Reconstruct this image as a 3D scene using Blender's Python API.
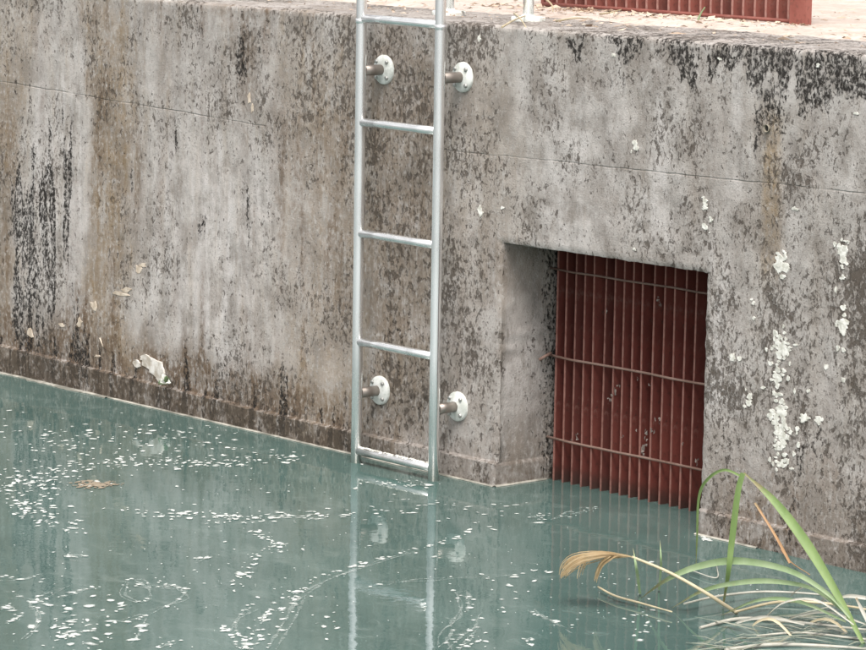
import bpy, math, random
import numpy as np
from mathutils import Vector, Matrix, noise
random.seed(7); rng = np.random.default_rng(7)
for o in list(bpy.data.objects): bpy.data.objects.remove(o)
S = bpy.context.scene; C = S.collection

# ------------------------------------------------------------ camera
F, PITCH, ROLL, YAW = 3371.5, 0.144, -0.0154, 0.7128      # focal length in photo pixels (866 wide), angles
CAM = Vector((8.2966, -6.949, 2.0146))
FW = Vector((-math.cos(YAW)*math.cos(PITCH), math.sin(YAW)*math.cos(PITCH), -math.sin(PITCH)))
RT = Vector((math.sin(YAW), math.cos(YAW), 0)); UP = RT.cross(FW)
R2 = RT*math.cos(ROLL) - UP*math.sin(ROLL); U2 = UP*math.cos(ROLL) + RT*math.sin(ROLL)
cd = bpy.data.cameras.new('camera'); cam = bpy.data.objects.new('camera', cd); C.objects.link(cam)
cd.sensor_width = 36; cd.sensor_fit = 'HORIZONTAL'; cd.lens = F/866*36; cd.clip_start = 0.1; cd.clip_end = 2000
M = Matrix((R2, U2, -FW)).transposed().to_4x4(); M.translation = CAM; cam.matrix_world = M
S.camera = cam

# ------------------------------------------------------------ daylight (bright overcast)
SUN_EL, SUN_AZ = math.radians(60), math.radians(-44)       # azimuth in the xy plane, from +x counter-clockwise
w = bpy.data.worlds.new('World'); S.world = w; w.use_nodes = True
wn, wl = w.node_tree.nodes, w.node_tree.links
sky = wn.new('ShaderNodeTexSky'); sky.sky_type = 'NISHITA'; sky.sun_disc = False
sky.sun_elevation = SUN_EL; sky.sun_rotation = math.pi/2 - SUN_AZ
sky.air_density = 1.0; sky.dust_density = 4.0; sky.ozone_density = 1.0
hs = wn.new('ShaderNodeHueSaturation'); hs.inputs['Saturation'].default_value = 0.08
wl.new(sky.outputs[0], hs.inputs['Color']); wl.new(hs.outputs[0], wn['Background'].inputs[0])
wn['Background'].inputs[1].default_value = 0.15
sl = bpy.data.lights.new('sun', 'SUN'); sl.energy = 1.5; sl.angle = math.radians(24); sl.color = (1, 0.92, 0.83)
so = bpy.data.objects.new('sun', sl); C.objects.link(so)
sd = Vector((math.cos(SUN_AZ)*math.cos(SUN_EL), math.sin(SUN_AZ)*math.cos(SUN_EL), math.sin(SUN_EL)))
so.rotation_euler = sd.to_track_quat('Z', 'Y').to_euler(); so.location = (4, -6, 8)
S.view_settings.view_transform = 'Standard'; S.view_settings.look = 'None'; S.view_settings.gamma = 1
S.view_settings.exposure = 0.74
S.render.engine = 'CYCLES'

# ------------------------------------------------------------ photo pixel -> place
def ray(u, v): return FW + R2*((u-433)/F) - U2*((v-325)/F)
def on_z(u, v, z=0.0): d = ray(u, v); return CAM + d*((z-CAM.z)/d.z)
def on_y(u, v, y=0.0): d = ray(u, v); return CAM + d*((y-CAM.y)/d.y)
def at_depth(u, v, dep): return CAM + ray(u, v)*dep
def depth_of(p): return (p-CAM).dot(FW)
def to_px(X):
    D = X - np.array(CAM); z = D@np.array(FW)
    return 433+F*(D@np.array(R2))/z, 325-F*(D@np.array(U2))/z
T = 1.442                        # wall top above the water
XL, XR, ZT = 0.576, 1.4674, 0.772   # opening
RACK_Y = 0.21

# ------------------------------------------------------------ helpers
class MB:
    def __init__(s): s.v = []; s.f = []; s.sm = []; s.al = []
    def add(s, vs, fs, smooth=False):
        n = len(s.v); s.v += [tuple(p) for p in vs]; s.f += [tuple(i+n for i in f) for f in fs]; s.sm += [smooth]*len(fs); return s
    def box(s, a, b, j=0):
        x0, y0, z0 = a; x1, y1, z1 = b
        vs = [(x, y, z) for z in (z0, z1) for y in (y0, y1) for x in (x0, x1)]
        if j: vs = [(x+random.uniform(-j, j), y+random.uniform(-j, j), z+random.uniform(-j, j)) for x, y, z in vs]
        return s.add(vs, [(0,2,3,1),(4,5,7,6),(0,1,5,4),(2,6,7,3),(0,4,6,2),(1,3,7,5)])
    def tube(s, pts, r, seg=10, cap=True):
        pts = [Vector(p) for p in pts]; rr = r if isinstance(r, (list, tuple)) else [r]*len(pts)
        vs = []; ref = None
        for i, p in enumerate(pts):
            t = (pts[min(i+1, len(pts)-1)] - pts[max(i-1, 0)]).normalized()
            if ref is None: ref = t.orthogonal().normalized()
            ref = (ref - t*ref.dot(t)).normalized(); bi = t.cross(ref)
            for k in range(seg):
                a = 2*math.pi*k/seg; vs.append(p + (ref*math.cos(a)+bi*math.sin(a))*rr[i])
        fs = [(i*seg+k, i*seg+(k+1) % seg, (i+1)*seg+(k+1) % seg, (i+1)*seg+k) for i in range(len(pts)-1) for k in range(seg)]
        s.add(vs, fs, True)
        if cap:
            n = len(s.v)-len(vs)
            s.f += [tuple(n+k for k in range(seg))[::-1], tuple(n+(len(pts)-1)*seg+k for k in range(seg))]; s.sm += [False]*2
        return s
    def lathe(s, o, axis, prof, seg=24):         # prof: (distance along axis, radius)
        o = Vector(o); ax = Vector(axis).normalized(); e = ax.orthogonal().normalized(); g = ax.cross(e); vs = []
        for h, r in prof:
            for k in range(seg):
                a = 2*math.pi*k/seg; vs.append(o+ax*h+(e*math.cos(a)+g*math.sin(a))*r)
        fs = [(i*seg+k, i*seg+(k+1) % seg, (i+1)*seg+(k+1) % seg, (i+1)*seg+k) for i in range(len(prof)-1) for k in range(seg)]
        fs.append(tuple((len(prof)-1)*seg+k for k in range(seg)))
        return s.add(vs, fs, True)
    def ribbon(s, pts, wid, side=None, fold=0.25, twist=0.0):
        """leaf blade with a V fold: three vertices across, width list along it"""
        pts = [Vector(p) for p in pts]; n = len(pts); vs = []
        for i, p in enumerate(pts):
            t = (pts[min(i+1, n-1)]-pts[max(i-1, 0)]).normalized()
            vw = (p-CAM).normalized() if side is None else Vector(side)
            sd_ = t.cross(vw).normalized(); nr = sd_.cross(t)
            if twist:
                a = twist*i/(n-1); sd_, nr = sd_*math.cos(a)+nr*math.sin(a), nr*math.cos(a)-sd_*math.sin(a)
            h = wid[i]/2
            vs += [p-sd_*h-nr*h*fold, p, p+sd_*h-nr*h*fold]; s.al += [i/(n-1)]*3
        fs = []
        for i in range(n-1):
            a = 3*i; fs += [(a, a+1, a+4, a+3), (a+1, a+2, a+5, a+4)]
        return s.add(vs, fs, True)
    def build(s, name, mat, parent=None, **props):
        me = bpy.data.meshes.new(name); me.from_pydata(s.v, [], s.f)
        if s.al: me.attributes.new('cover', 'FLOAT', 'POINT').data.foreach_set('value', s.al)
        me.polygons.foreach_set('use_smooth', s.sm); me.materials.append(mat); me.update()
        return link(name, me, parent, **props)
def link(name, me, parent=None, **props):
    o = bpy.data.objects.new(name, me); C.objects.link(o)
    if parent is not None: o.parent = parent; o.matrix_parent_inverse = parent.matrix_world.inverted()
    for k, v in props.items(): o[k] = v
    return o
def thing(name, label, category, loc=(0, 0, 0), group=None):
    o = bpy.data.objects.new(name, None); C.objects.link(o); o.location = loc; o.empty_display_size = 0.05
    o.matrix_world = Matrix.Translation(Vector(loc))
    o['label'] = label; o['category'] = category
    if group: o['group'] = group
    return o
def smooth_curve(pts, n):
    """Catmull-Rom through the points"""
    P = [Vector(p) for p in pts]; P = [P[0]*2-P[1]]+P+[P[-1]*2-P[-2]]; out = []; m = len(P)-3
    for i in range(n):
        t = i/(n-1)*m; k = min(int(t), m-1); t -= k; a, b, c, d = P[k:k+4]
        out.append(0.5*((2*b)+(c-a)*t+(2*a-5*b+4*c-d)*t*t+(3*b-a-3*c+d)*t**3))
    return out

# ------------------------------------------------------------ materials
class NT:
    def __init__(s, name, rough=0.8, metal=0.0):
        s.m = bpy.data.materials.new(name); s.m.use_nodes = True; s.t = s.m.node_tree
        s.b = s.t.nodes['Principled BSDF']; s.b.inputs['Roughness'].default_value = rough; s.b.inputs['Metallic'].default_value = metal
        s.tc = s.t.nodes.new('ShaderNodeTexCoord').outputs['Object']
    def put(s, sock, v):
        if isinstance(v, bpy.types.NodeSocket): s.t.links.new(v, sock)
        elif isinstance(v, (tuple, list)) and len(v) == 3 and sock.type == 'RGBA': sock.default_value = (*v, 1)
        else: sock.default_value = v
    def map(s, scale, loc=(0, 0, 0)):
        n = s.t.nodes.new('ShaderNodeMapping'); s.put(n.inputs[0], s.tc); n.inputs['Scale'].default_value = scale; n.inputs['Location'].default_value = loc; return n.outputs[0]
    def noise(s, scale, detail=4, rough=0.55, vec=None, dist=0.0):
        n = s.t.nodes.new('ShaderNodeTexNoise'); n.inputs['Scale'].default_value = scale; n.inputs['Detail'].default_value = detail
        n.inputs['Roughness'].default_value = rough; n.inputs['Distortion'].default_value = dist; s.put(n.inputs['Vector'], vec if vec is not None else s.tc); return n.outputs[0]
    def voro(s, scale, vec=None):
        n = s.t.nodes.new('ShaderNodeTexVoronoi'); n.inputs['Scale'].default_value = scale; s.put(n.inputs['Vector'], vec if vec is not None else s.tc); return n.outputs['Distance']
    def math(s, op, a, b=0.0, c=0.0, clamp=False):
        n = s.t.nodes.new('ShaderNodeMath'); n.operation = op; n.use_clamp = clamp
        for i, x in enumerate((a, b, c)): s.put(n.inputs[i], x)
        return n.outputs[0]
    def rng(s, x, a, b, c=0.0, d=1.0):
        n = s.t.nodes.new('ShaderNodeMapRange'); n.interpolation_type = 'SMOOTHSTEP'
        for i, y in enumerate((x, a, b, c, d)): s.put(n.inputs[i], y)
        return n.outputs[0]
    def mix(s, fac, a, b, blend='MIX'):
        n = s.t.nodes.new('ShaderNodeMix'); n.data_type = 'RGBA'; n.blend_type = blend
        s.put(n.inputs['Factor'], fac); s.put(n.inputs['A'], a); s.put(n.inputs['B'], b); return n.outputs['Result']
    def attr(s, name):
        n = s.t.nodes.new('ShaderNodeAttribute'); n.attribute_name = name
        q = s.t.nodes.new('ShaderNodeSeparateColor'); s.put(q.inputs[0], n.outputs['Color']); return q.outputs
    def rand(s):
        return s.t.nodes.new('ShaderNodeObjectInfo').outputs['Random']
    def col(s, c): s.put(s.b.inputs['Base Color'], c)
    def rough(s, c): s.put(s.b.inputs['Roughness'], c)
    def bump(s, h, strength=0.5, dist=0.005):
        n = s.t.nodes.new('ShaderNodeBump'); n.inputs['Strength'].default_value = strength; n.inputs['Distance'].default_value = dist
        s.put(n.inputs['Height'], h); s.put(s.b.inputs['Normal'], n.outputs[0])

def concrete_mat():
    k = NT('weathered concrete', 0.92); k.b.inputs['Specular IOR Level'].default_value = 0.15
    A = k.attr('stain'); B = k.attr('stain_more')
    black, brown, pale = A[0], A[1], A[2]
    ochre, fleckd, wet = B[0], B[1], B[2]
    mid = k.noise(13, 8, 0.7, k.map((1, 1, 0.75)))
    strk = k.noise(1.0, 5, 0.6, k.map((17, 17, 1.6)), 0.6)
    strk2 = k.noise(1.0, 6, 0.7, k.map((38, 38, 6.5), (3, 1, 7)), 0.8)
    fl1 = k.noise(46, 7, 0.70, k.map((1.15, 1.15, 0.8), (2, 5, 1)), 0.35)
    fl2 = k.noise(95, 6, 0.68, k.map((1.15, 1.15, 0.75), (9, 2, 4)), 0.3)
    fl3 = k.noise(60, 5, 0.62, k.map((1.1, 1.1, 0.8), (1, 12, 14)), 0.3)
    cl = k.noise(4.5, 5, 0.65, k.map((1, 1, 0.7), (4, 4, 4)))
    fine = k.noise(230, 3, 0.6)
    c = k.mix(k.rng(mid, 0.32, 0.66), (0.275, 0.250, 0.230), (0.49, 0.457, 0.432))
    c = k.mix(k.math('MULTIPLY', k.rng(strk, 0.45, 0.62), 0.25), c, (0.33, 0.28, 0.23))
    blend = k.math('ADD', k.math('MULTIPLY', strk2, 0.35), k.math('ADD', k.math('MULTIPLY', mid, 0.35), k.math('MULTIPLY', fl3, 0.30)))
    # pale lime bloom
    pf = k.math('MULTIPLY', pale, k.rng(blend, 0.40, 0.56), clamp=True)
    c = k.mix(pf, c, (0.64, 0.605, 0.59))
    # ochre and brown wash
    of = k.math('MULTIPLY', ochre, k.rng(blend, 0.36, 0.60), clamp=True)
    c = k.mix(of, c, (0.31, 0.232, 0.150))
    bf = k.math('MULTIPLY', brown, k.rng(blend, 0.40, 0.57), clamp=True)
    c = k.mix(bf, c, (0.150, 0.105, 0.072))
    # broad blotches of grey-brown film
    bl = k.noise(7.5, 5, 0.62, k.map((1, 1, 0.8), (11, 3, 8)), 0.5)
    c = k.mix(k.rng(bl, 0.48, 0.64, 0, 0.42), c, (0.185, 0.155, 0.130))
    c = k.mix(k.rng(bl, 0.45, 0.33, 0, 0.30), c, (0.58, 0.55, 0.53))
    # pale grains
    c = k.mix(k.math('MULTIPLY', k.rng(fl3, 0.44, 0.34), 0.30), c, (0.60, 0.565, 0.54))
    # dark flecks everywhere, denser where the wall is damp
    lo = k.math('SUBTRACT', 0.655, k.math('MULTIPLY', fleckd, 0.125))
    lo = k.math('SUBTRACT', lo, k.math('MULTIPLY', k.math('SUBTRACT', cl, 0.5), 0.50))
    f1 = k.rng(fl1, lo, k.math('ADD', lo, 0.06))
    c = k.mix(k.math('MULTIPLY', f1, 0.76), c, (0.072, 0.056, 0.044))
    lo2 = k.math('SUBTRACT', lo, 0.015)
    f2 = k.rng(fl2, lo2, k.math('ADD', lo2, 0.06))
    c = k.mix(k.math('MULTIPLY', f2, 0.6), c, (0.095, 0.076, 0.061))
    # black algae, always broken up by paler crumbs
    lk = k.math('MAXIMUM', k.math('SUBTRACT', 0.665, k.math('MULTIPLY', black, 0.25)), 0.475)
    comb = k.math('ADD', k.math('MULTIPLY', fl1, 0.33), k.math('ADD', k.math('MULTIPLY', fl2, 0.47), k.math('MULTIPLY', strk2, 0.20)))
    bk = k.math('MULTIPLY', k.rng(comb, k.math('SUBTRACT', lk, 0.02), k.math('ADD', lk, 0.06)), k.rng(black, 0.05, 0.3))
    c = k.mix(k.math('MULTIPLY', bk, 0.95), c, (0.014, 0.012, 0.011))
    # damp, slimy strip along the water
    c = k.mix(k.math('MULTIPLY', wet, k.rng(blend, 0.42, 0.58, 0.2, 0.95)), c, (0.075, 0.058, 0.043))
    c = k.mix(k.rng(fine, 0.2, 0.8, 0.0, 0.16), c, (0.12, 0.11, 0.10))
    # formwork joints: two fine dark lines
    sep = k.t.nodes.new('ShaderNodeSeparateXYZ'); k.put(sep.inputs[0], k.tc); X, Z = sep.outputs[0], sep.outputs[2]
    wob = k.math('MULTIPLY', k.math('SUBTRACT', k.noise(7, 3), 0.5), 0.014)
    def joint(a, b, x0, x1):
        d = k.math('ABSOLUTE', k.math('SUBTRACT', k.math('ADD', Z, wob), k.math('ADD', a, k.math('MULTIPLY', X, b))))
        m_ = k.math('MULTIPLY', k.rng(X, x0-0.02, x0+0.02), k.rng(X, x1+0.02, x1-0.02))
        return k.math('MULTIPLY', k.math('MULTIPLY', k.rng(d, 0.0032, 0.0008), m_), k.rng(k.noise(9, 5), 0.38, 0.60, 0.15, 0.9))
    jn = k.math('MAXIMUM', joint(1.026, -0.029, -2.6, -0.62), joint(1.033, 0.012, 0.25, 3.5))
    c = k.mix(k.math('MULTIPLY', jn, 0.25), c, (0.07, 0.06, 0.05))
    k.col(c)
    k.rough(k.math('SUBTRACT', 0.94, k.math('MULTIPLY', wet, 0.35)))
    h = k.math('SUBTRACT', k.math('ADD', k.math('MULTIPLY', mid, 0.8), k.math('MULTIPLY', fine, 0.25)), k.math('MULTIPLY', k.math('MAXIMUM', k.math('MAXIMUM', f1, bk), k.math('MULTIPLY', jn, 1.2)), 0.35))
    k.bump(h, 0.8, 0.009)
    return k.m
def deck_mat():
    k = NT('deck paving', 0.9)
    n1 = k.noise(6, 6, 0.65); n2 = k.noise(40, 5, 0.6); n3 = k.noise(140, 3)
    c = k.mix(k.rng(n1, 0.35, 0.65), (0.46, 0.375, 0.32), (0.60, 0.525, 0.47))
    c = k.mix(k.rng(n2, 0.52, 0.68, 0, 0.6), c, (0.30, 0.20, 0.14))
    c = k.mix(k.rng(n3, 0.3, 0.7, 0, 0.25), c, (0.62, 0.55, 0.50))
    k.col(c); k.bump(n2, 0.5, 0.01); return k.m
def water_mat():
    k = NT('milky green water', 0.045)
    n1 = k.noise(1.3, 4, 0.6, k.map((1, 1.6, 1)), 0.8); n2 = k.noise(7, 5, 0.6, k.map((1, 1.5, 1)), 1.2)
    c = k.mix(k.rng(n1, 0.3, 0.7), (0.061, 0.112, 0.102), (0.085, 0.144, 0.132))
    c = k.mix(k.rng(n2, 0.52, 0.75, 0, 0.30), c, (0.24, 0.30, 0.28))
    k.col(c); k.b.inputs['IOR'].default_value = 1.5
    r = k.math('ADD', k.math('MULTIPLY', k.noise(5, 3), 0.7), k.math('MULTIPLY', k.noise(26, 3), 0.12))
    k.bump(r, 0.12, 0.010)
    k.rough(k.rng(n2, 0.4, 0.75, 0.015, 0.07)); return k.m
def steel_mat(name='galvanised tube', base=(0.93, 0.93, 0.93), r0=0.17, r1=0.30, dirt=0.3, metal=0.85):
    k = NT(name, 0.35, metal)
    n1 = k.noise(14, 4, 0.5, k.map((1, 1, 0.3))); n2 = k.noise(9, 5, 0.7, k.map((1, 1, 0.35)))
    c = k.mix(k.rng(n1, 0.4, 0.65), base, tuple(x*0.86 for x in base))
    c = k.mix(k.rng(n2, 0.55, 0.75, 0, dirt), c, (0.36, 0.33, 0.29))
    sep = k.t.nodes.new('ShaderNodeSeparateXYZ'); k.put(sep.inputs[0], k.tc)
    c = k.mix(k.rng(k.math('ADD', sep.outputs[2], k.math('MULTIPLY', k.noise(22, 5), 0.10)), 0.13, 0.05, 0, 0.55), c, (0.40, 0.37, 0.31))
    c = k.mix(k.rng(k.noise(70, 4, 0.6), 0.64, 0.74, 0, 0.2), c, (0.45, 0.40, 0.34))
    k.col(c); k.rough(k.rng(n1, 0.3, 0.7, r0, r1)); k.bump(n1, 0.03, 0.002); return k.m
def red_mat(name, a, b, rust, rough=0.75, wetfoot=False, worn=None):
    k = NT(name, rough)
    r = k.rand(); n1 = k.noise(11, 6, 0.65, k.map((1, 1, 0.45))); n2 = k.noise(60, 5, 0.65)
    c = k.mix(k.rng(n1, 0.35, 0.65), a, b)
    c = k.mix(k.math('MULTIPLY', k.math('POWER', r, 2.0), 0.6), c, tuple(x*0.35 for x in a))
    c = k.mix(k.rng(n2, 0.55, 0.70, 0, 0.75), c, rust)
    c = k.mix(k.rng(k.noise(14, 6, 0.75), 0.54, 0.70, 0, 0.55), c, (0.26, 0.15, 0.12))
    sep = k.t.nodes.new('ShaderNodeSeparateXYZ'); k.put(sep.inputs[0], k.tc)
    if wetfoot:
        c = k.mix(k.rng(k.math('ADD', sep.outputs[2], k.math('MULTIPLY', k.noise(9, 5, 0.7), 0.16)), 0.145, 0.085, 0.0, 0.8), c, (0.040, 0.022, 0.017))
    if worn:
        c = k.mix(k.math('MULTIPLY', k.rng(sep.outputs[1], 0.003, 0.001), k.rng(k.noise(30, 4), 0.35, 0.6, 0.35, 1.0)), c, worn)
    k.col(c); k.bump(n2, 0.4, 0.002); return k.m
def flat_mat(name, a, b, scale=40, rough=0.8, bump=0.3, dist=0.002):
    k = NT(name, rough); n = k.noise(scale, 5, 0.6)
    k.col(k.mix(k.rng(n, 0.35, 0.65), a, b)); k.bump(n, bump, dist); return k.m
def leaf_mat(name, a, b, trans=0.25):
    k = NT(name, 0.5); n = k.noise(18, 4, 0.6, k.map((1, 1, 0.3))); r = k.rand()
    c = k.mix(k.rng(n, 0.3, 0.7), a, b); c = k.mix(k.math('MULTIPLY', r, 0.35), c, tuple(x*1.25 for x in b))
    at = k.t.nodes.new('ShaderNodeAttribute'); at.attribute_name = 'cover'
    c = k.mix(k.rng(k.math('ADD', at.outputs['Fac'], k.math('MULTIPLY', k.noise(40, 4), 0.5)), 1.0, 1.25, 0, 0.8), c, (0.33, 0.25, 0.14))
    c = k.mix(k.rng(k.noise(60, 5, 0.7), 0.58, 0.72, 0, 0.45), c, (0.36, 0.30, 0.17)); k.col(c)
    tr = k.t.nodes.new('ShaderNodeBsdfTranslucent'); k.put(tr.inputs[0], c)
    mx = k.t.nodes.new('ShaderNodeMixShader'); mx.inputs[0].default_value = trans
    out = [n_ for n_ in k.t.nodes if n_.type == 'OUTPUT_MATERIAL'][0]
    k.t.links.new(k.b.outputs[0], mx.inputs[1]); k.t.links.new(tr.outputs[0], mx.inputs[2]); k.t.links.new(mx.outputs[0], out.inputs[0])
    return k.m
CONC, DECK, WATER = concrete_mat(), deck_mat(), water_mat()
STEEL = steel_mat(); STEEL2 = steel_mat('dull shade-toned standoff tube', (0.34, 0.30, 0.27), 0.4, 0.6, 0.6)  # standoffs: dull tube with the shaded wall's brown reflection put into its colour
FLANGE = flat_mat('flaking white flange paint', (0.78, 0.79, 0.76), (0.52, 0.54, 0.50), 35, 0.5)
BOLT = steel_mat('bolt', (0.5, 0.5, 0.48), 0.4, 0.6)
RED = red_mat('red oxide paint', (0.160, 0.036, 0.027), (0.235, 0.060, 0.044), (0.07, 0.028, 0.021), 0.75, True, (0.27, 0.13, 0.105))
REDDK = red_mat('faded red oxide paint', (0.25, 0.070, 0.052), (0.33, 0.11, 0.085), (0.14, 0.05, 0.035), 0.75, False, (0.36, 0.20, 0.17))
ROD = red_mat('rusty rod', (0.22, 0.13, 0.10), (0.33, 0.22, 0.18), (0.12, 0.06, 0.04))
LICHEN = flat_mat('pale lichen', (0.50, 0.49, 0.43), (0.80, 0.79, 0.74), 65, 0.95)
LIME = flat_mat('lime crust', (0.40, 0.35, 0.29), (0.72, 0.69, 0.65), 22, 0.9, 0.5, 0.006)
SPALL = flat_mat('fresh spalled concrete', (0.42, 0.34, 0.26), (0.60, 0.52, 0.43), 40, 0.95)
FOAM = flat_mat('foam', (0.60, 0.63, 0.60), (0.78, 0.80, 0.77), 80, 0.7)
FOAM2 = flat_mat('thin foam film', (0.42, 0.48, 0.45), (0.58, 0.62, 0.59), 60, 0.6)
def soften(mat, scale, n0, n1, lo, hi):
    """foam thins out towards its rim ('cover') and is broken up by noise"""
    t = mat.node_tree; N_ = t.nodes.new
    n_ = N_('ShaderNodeTexNoise'); n_.inputs['Scale'].default_value = scale; r_ = N_('ShaderNodeMapRange')
    for i, x_ in ((1, n0), (2, n1), (3, lo), (4, hi)): r_.inputs[i].default_value = x_
    a_ = N_('ShaderNodeAttribute'); a_.attribute_name = 'cover'; q_ = N_('ShaderNodeMapRange'); q_.interpolation_type = 'SMOOTHSTEP'
    q_.inputs[1].default_value = 0.04; q_.inputs[2].default_value = 0.55; m_ = N_('ShaderNodeMath'); m_.operation = 'MULTIPLY'
    t.links.new(n_.outputs[0], r_.inputs[0]); t.links.new(a_.outputs['Fac'], q_.inputs[0]); t.links.new(r_.outputs[0], m_.inputs[0]); t.links.new(q_.outputs[0], m_.inputs[1])
    t.links.new(m_.outputs[0], t.nodes['Principled BSDF'].inputs['Alpha'])
soften(FOAM, 30, 0.34, 0.56, 0.35, 1.0); soften(FOAM2, 40, 0.40, 0.68, 0.0, 0.5)
BROWNBITS = flat_mat('brown plant crumbs', (0.20, 0.16, 0.115), (0.30, 0.25, 0.185), 50)
GREEN = leaf_mat('reed leaf', (0.15, 0.24, 0.07), (0.25, 0.35, 0.13))
GREEN2 = leaf_mat('pale reed leaf', (0.22, 0.32, 0.15), (0.33, 0.42, 0.24))
STRAW = leaf_mat('straw', (0.48, 0.40, 0.26), (0.64, 0.55, 0.38), 0.15)
TAN = leaf_mat('tan plume', (0.42, 0.29, 0.15), (0.60, 0.46, 0.28), 0.3)
GREYSTRAW = leaf_mat('bleached dead stem', (0.36, 0.35, 0.30), (0.52, 0.50, 0.44), 0.1)
ORANGE = leaf_mat('orange brown dry stalk', (0.36, 0.19, 0.09), (0.48, 0.29, 0.15), 0.1)
LITTER = flat_mat('leaf litter', (0.40, 0.29, 0.21), (0.66, 0.54, 0.43), 6, 0.9)
DARK = flat_mat('bore shade', (0.02, 0.018, 0.015), (0.03, 0.027, 0.022), 40)  # near-black colour for the shade inside the weep pipe

# ------------------------------------------------------------ water
m = MB(); m.add([(-150, -160, 0), (150, -160, 0), (150, 60, 0), (-150, 60, 0)], [(0, 1, 2, 3)])
m.build('water', WATER, kind='structure')

# ------------------------------------------------------------ concrete wall
LIP = 0.072
def lip_z(x): return LIP+0.026*np.clip((-x-0.6)/1.4, 0, 1.3)
def g2(u, v, cu, cv, su, sv): return np.exp(-((u-cu)/su)**2-((v-cv)/sv)**2)
def bar(u, v, u0, u1, v0, v1, fu=8, fv=20):
    s = lambda x: 1/(1+np.exp(-np.clip(x, -40, 40)))
    return s((u-u0)/fu*2)*s((u1-u)/fu*2)*s((v-v0)/fv*2)*s((v1-v)/fv*2)
def stains(P):
    """dirt laid out along the wall; positions measured on the photograph"""
    X = P.copy(); X[:, 1] = np.minimum(X[:, 1], 0.0)
    u, v = to_px(X); z = P[:, 2]
    N = lambda sx, sz, o: np.array([noise.fractal((p[0]*sx+o, p[2]*sz, o), 0.9, 2.0, 3) for p in P])
    st1, st2, wob = N(16, 1.6, 3.1), N(30, 3.0, 8.7), N(5, 2.5, 5.3)
    u0, v0 = u, v; u = u+16*wob+5*st2; v = v+38*st1+18*wob
    black = 0.75*bar(u, v, 16, 37, 165, 330, 4, 22)+0.45*bar(u, v, 36, 56, 190, 350, 5, 30)+0.5*bar(u, v, 58, 66, 145, 200, 4, 12)
    black += 0.55*bar(u, v, 78, 90, 330, 380, 5, 12)+0.75*g2(u, v, 198, 228, 9, 16)+0.7*g2(u, v, 173, 132, 7, 6)+0.5*g2(u, v, 240, 55, 14, 30)
    black += 0.95*bar(u, v, 735, 1000, 40, 88, 16, 18)+0.6*bar(u, v, 790, 1000, 60, 118, 18, 16)+0.35*bar(u, v, 540, 760, 20, 60, 20, 12)
    for uu, a, b in ((578, .75, 46), (602, .7, 50), (622, .75, 52), (643, 1.05, 66), (667, .7, 52), (684, 1.0, 70), (717, .95, 74), (733, .7, 70), (760, .8, 90)):
        black += 1.3*a*bar(u, v, uu-7, uu+7, 28, b, 4, 7)
    black += 0.5*bar(u, v, 370, 440, 22, 45, 10, 12)+0.45*g2(u, v, 480, 40, 26, 12)
    black += 0.85*bar(u0, v, 752, 786, 106, 165, 5, 9)-1.2*bar(u0, v0, 763, 778, 130, 260, 4, 8)
    black += 0.35*g2(u, v, 250, 180, 6, 90)+0.42*bar(u, v, 368, 440, 300, 450, 10, 30)+0.3*bar(u, v, 368, 436, 50, 230, 10, 30)
    black += 0.30*bar(u, v, 700, 900, 330, 560, 20, 50)*(np.sin(u*0.11)*np.sin(v*0.05+u*0.02) > 0.2)
    brown = 0.75*bar(u, v, 328, 352, 95, 320, 7, 30)+0.35*bar(u, v, 290, 330, 110, 330, 10, 50)+0.6*bar(u, v, 228, 262, 20, 100, 8, 20)
    brown += 0.55*bar(u, v, 366, 438, 25, 460, 8, 20)+0.55*bar(u, v, -50, 13, 60, 400, 5, 30)
    brown += 0.9*g2(u, v, 195, 372, 45, 26)+0.7*bar(u, v, 60, 110, 300, 372, 12, 20)+0.35*bar(u, v, 84, 130, 20, 320, 9, 40)
    brown += 0.55*bar(u, v, -100, 360, 345, 480, 30, 35)*bar(z, z, -9, 0.22, -9, 0.22, 0.05, 0.05)
    brown += 0.40*bar(u, v, 445, 500, 30, 520, 10, 30)*bar(v, v, -99, 999, 300, 999, 60, 60)+0.45*bar(u, v, 720, 1000, 470, 600, 20, 25)
    brown += 0.30*bar(u, v, 150, 290, -20, 60, 20, 20)
    ochre = 0.9*bar(u, v, 84, 132, 15, 340, 7, 40)+0.7*bar(u, v, -60, 14, 60, 380, 5, 30)+1.0*g2(u, v, 120, 352, 28, 22)+1.1*bar(u0, v0, 762, 780, 132, 275, 4, 20)+0.6*g2(u0, v0, 770, 120, 16, 20)
    ochre += 0.55*bar(u, v, 290, 440, 60, 440, 15, 40)+0.3*bar(u, v, 440, 520, 60, 300, 15, 40)+0.5*bar(u, v, 10, 40, 0, 80, 8, 20)
    ochre += 0.5*bar(u, v, 240, 350, 380, 460, 20, 14)
    pale = 1.0*bar(u, v, 16, 82, 75, 320, 6, 30)+0.95*bar(u, v, 135, 232, 150, 350, 12, 40)+0.9*bar(u, v, 205, 330, 180, 400, 15, 40)
    pale += 0.5*bar(u, v, 40, 85, -20, 80, 10, 20)+0.5*bar(u, v, 140, 230, 20, 160, 15, 30)+0.55*bar(u, v, 255, 300, 60, 250, 15, 40)
    pale += 0.45*bar(u, v, 500, 720, 180, 275, 20, 20)+0.35*bar(u, v, 520, 760, 70, 190, 30, 30)+0.55*bar(u, v, 702, 735, 275, 430, 8, 30)+0.3*bar(u, v, 470, 502, 230, 420, 6, 30)
    pale += 0.3*bar(u, v, 700, 900, 400, 520, 20, 30)
    left = bar(u0, v0, -300, 350, -60, 520, 30, 40)
    black += 1.3*np.clip(st2+0.05, 0, 1)*bar(u0, v0, 10, 72, 120, 350, 8, 40)+0.9*np.clip(st2-0.15, 0, 1)*left
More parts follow.
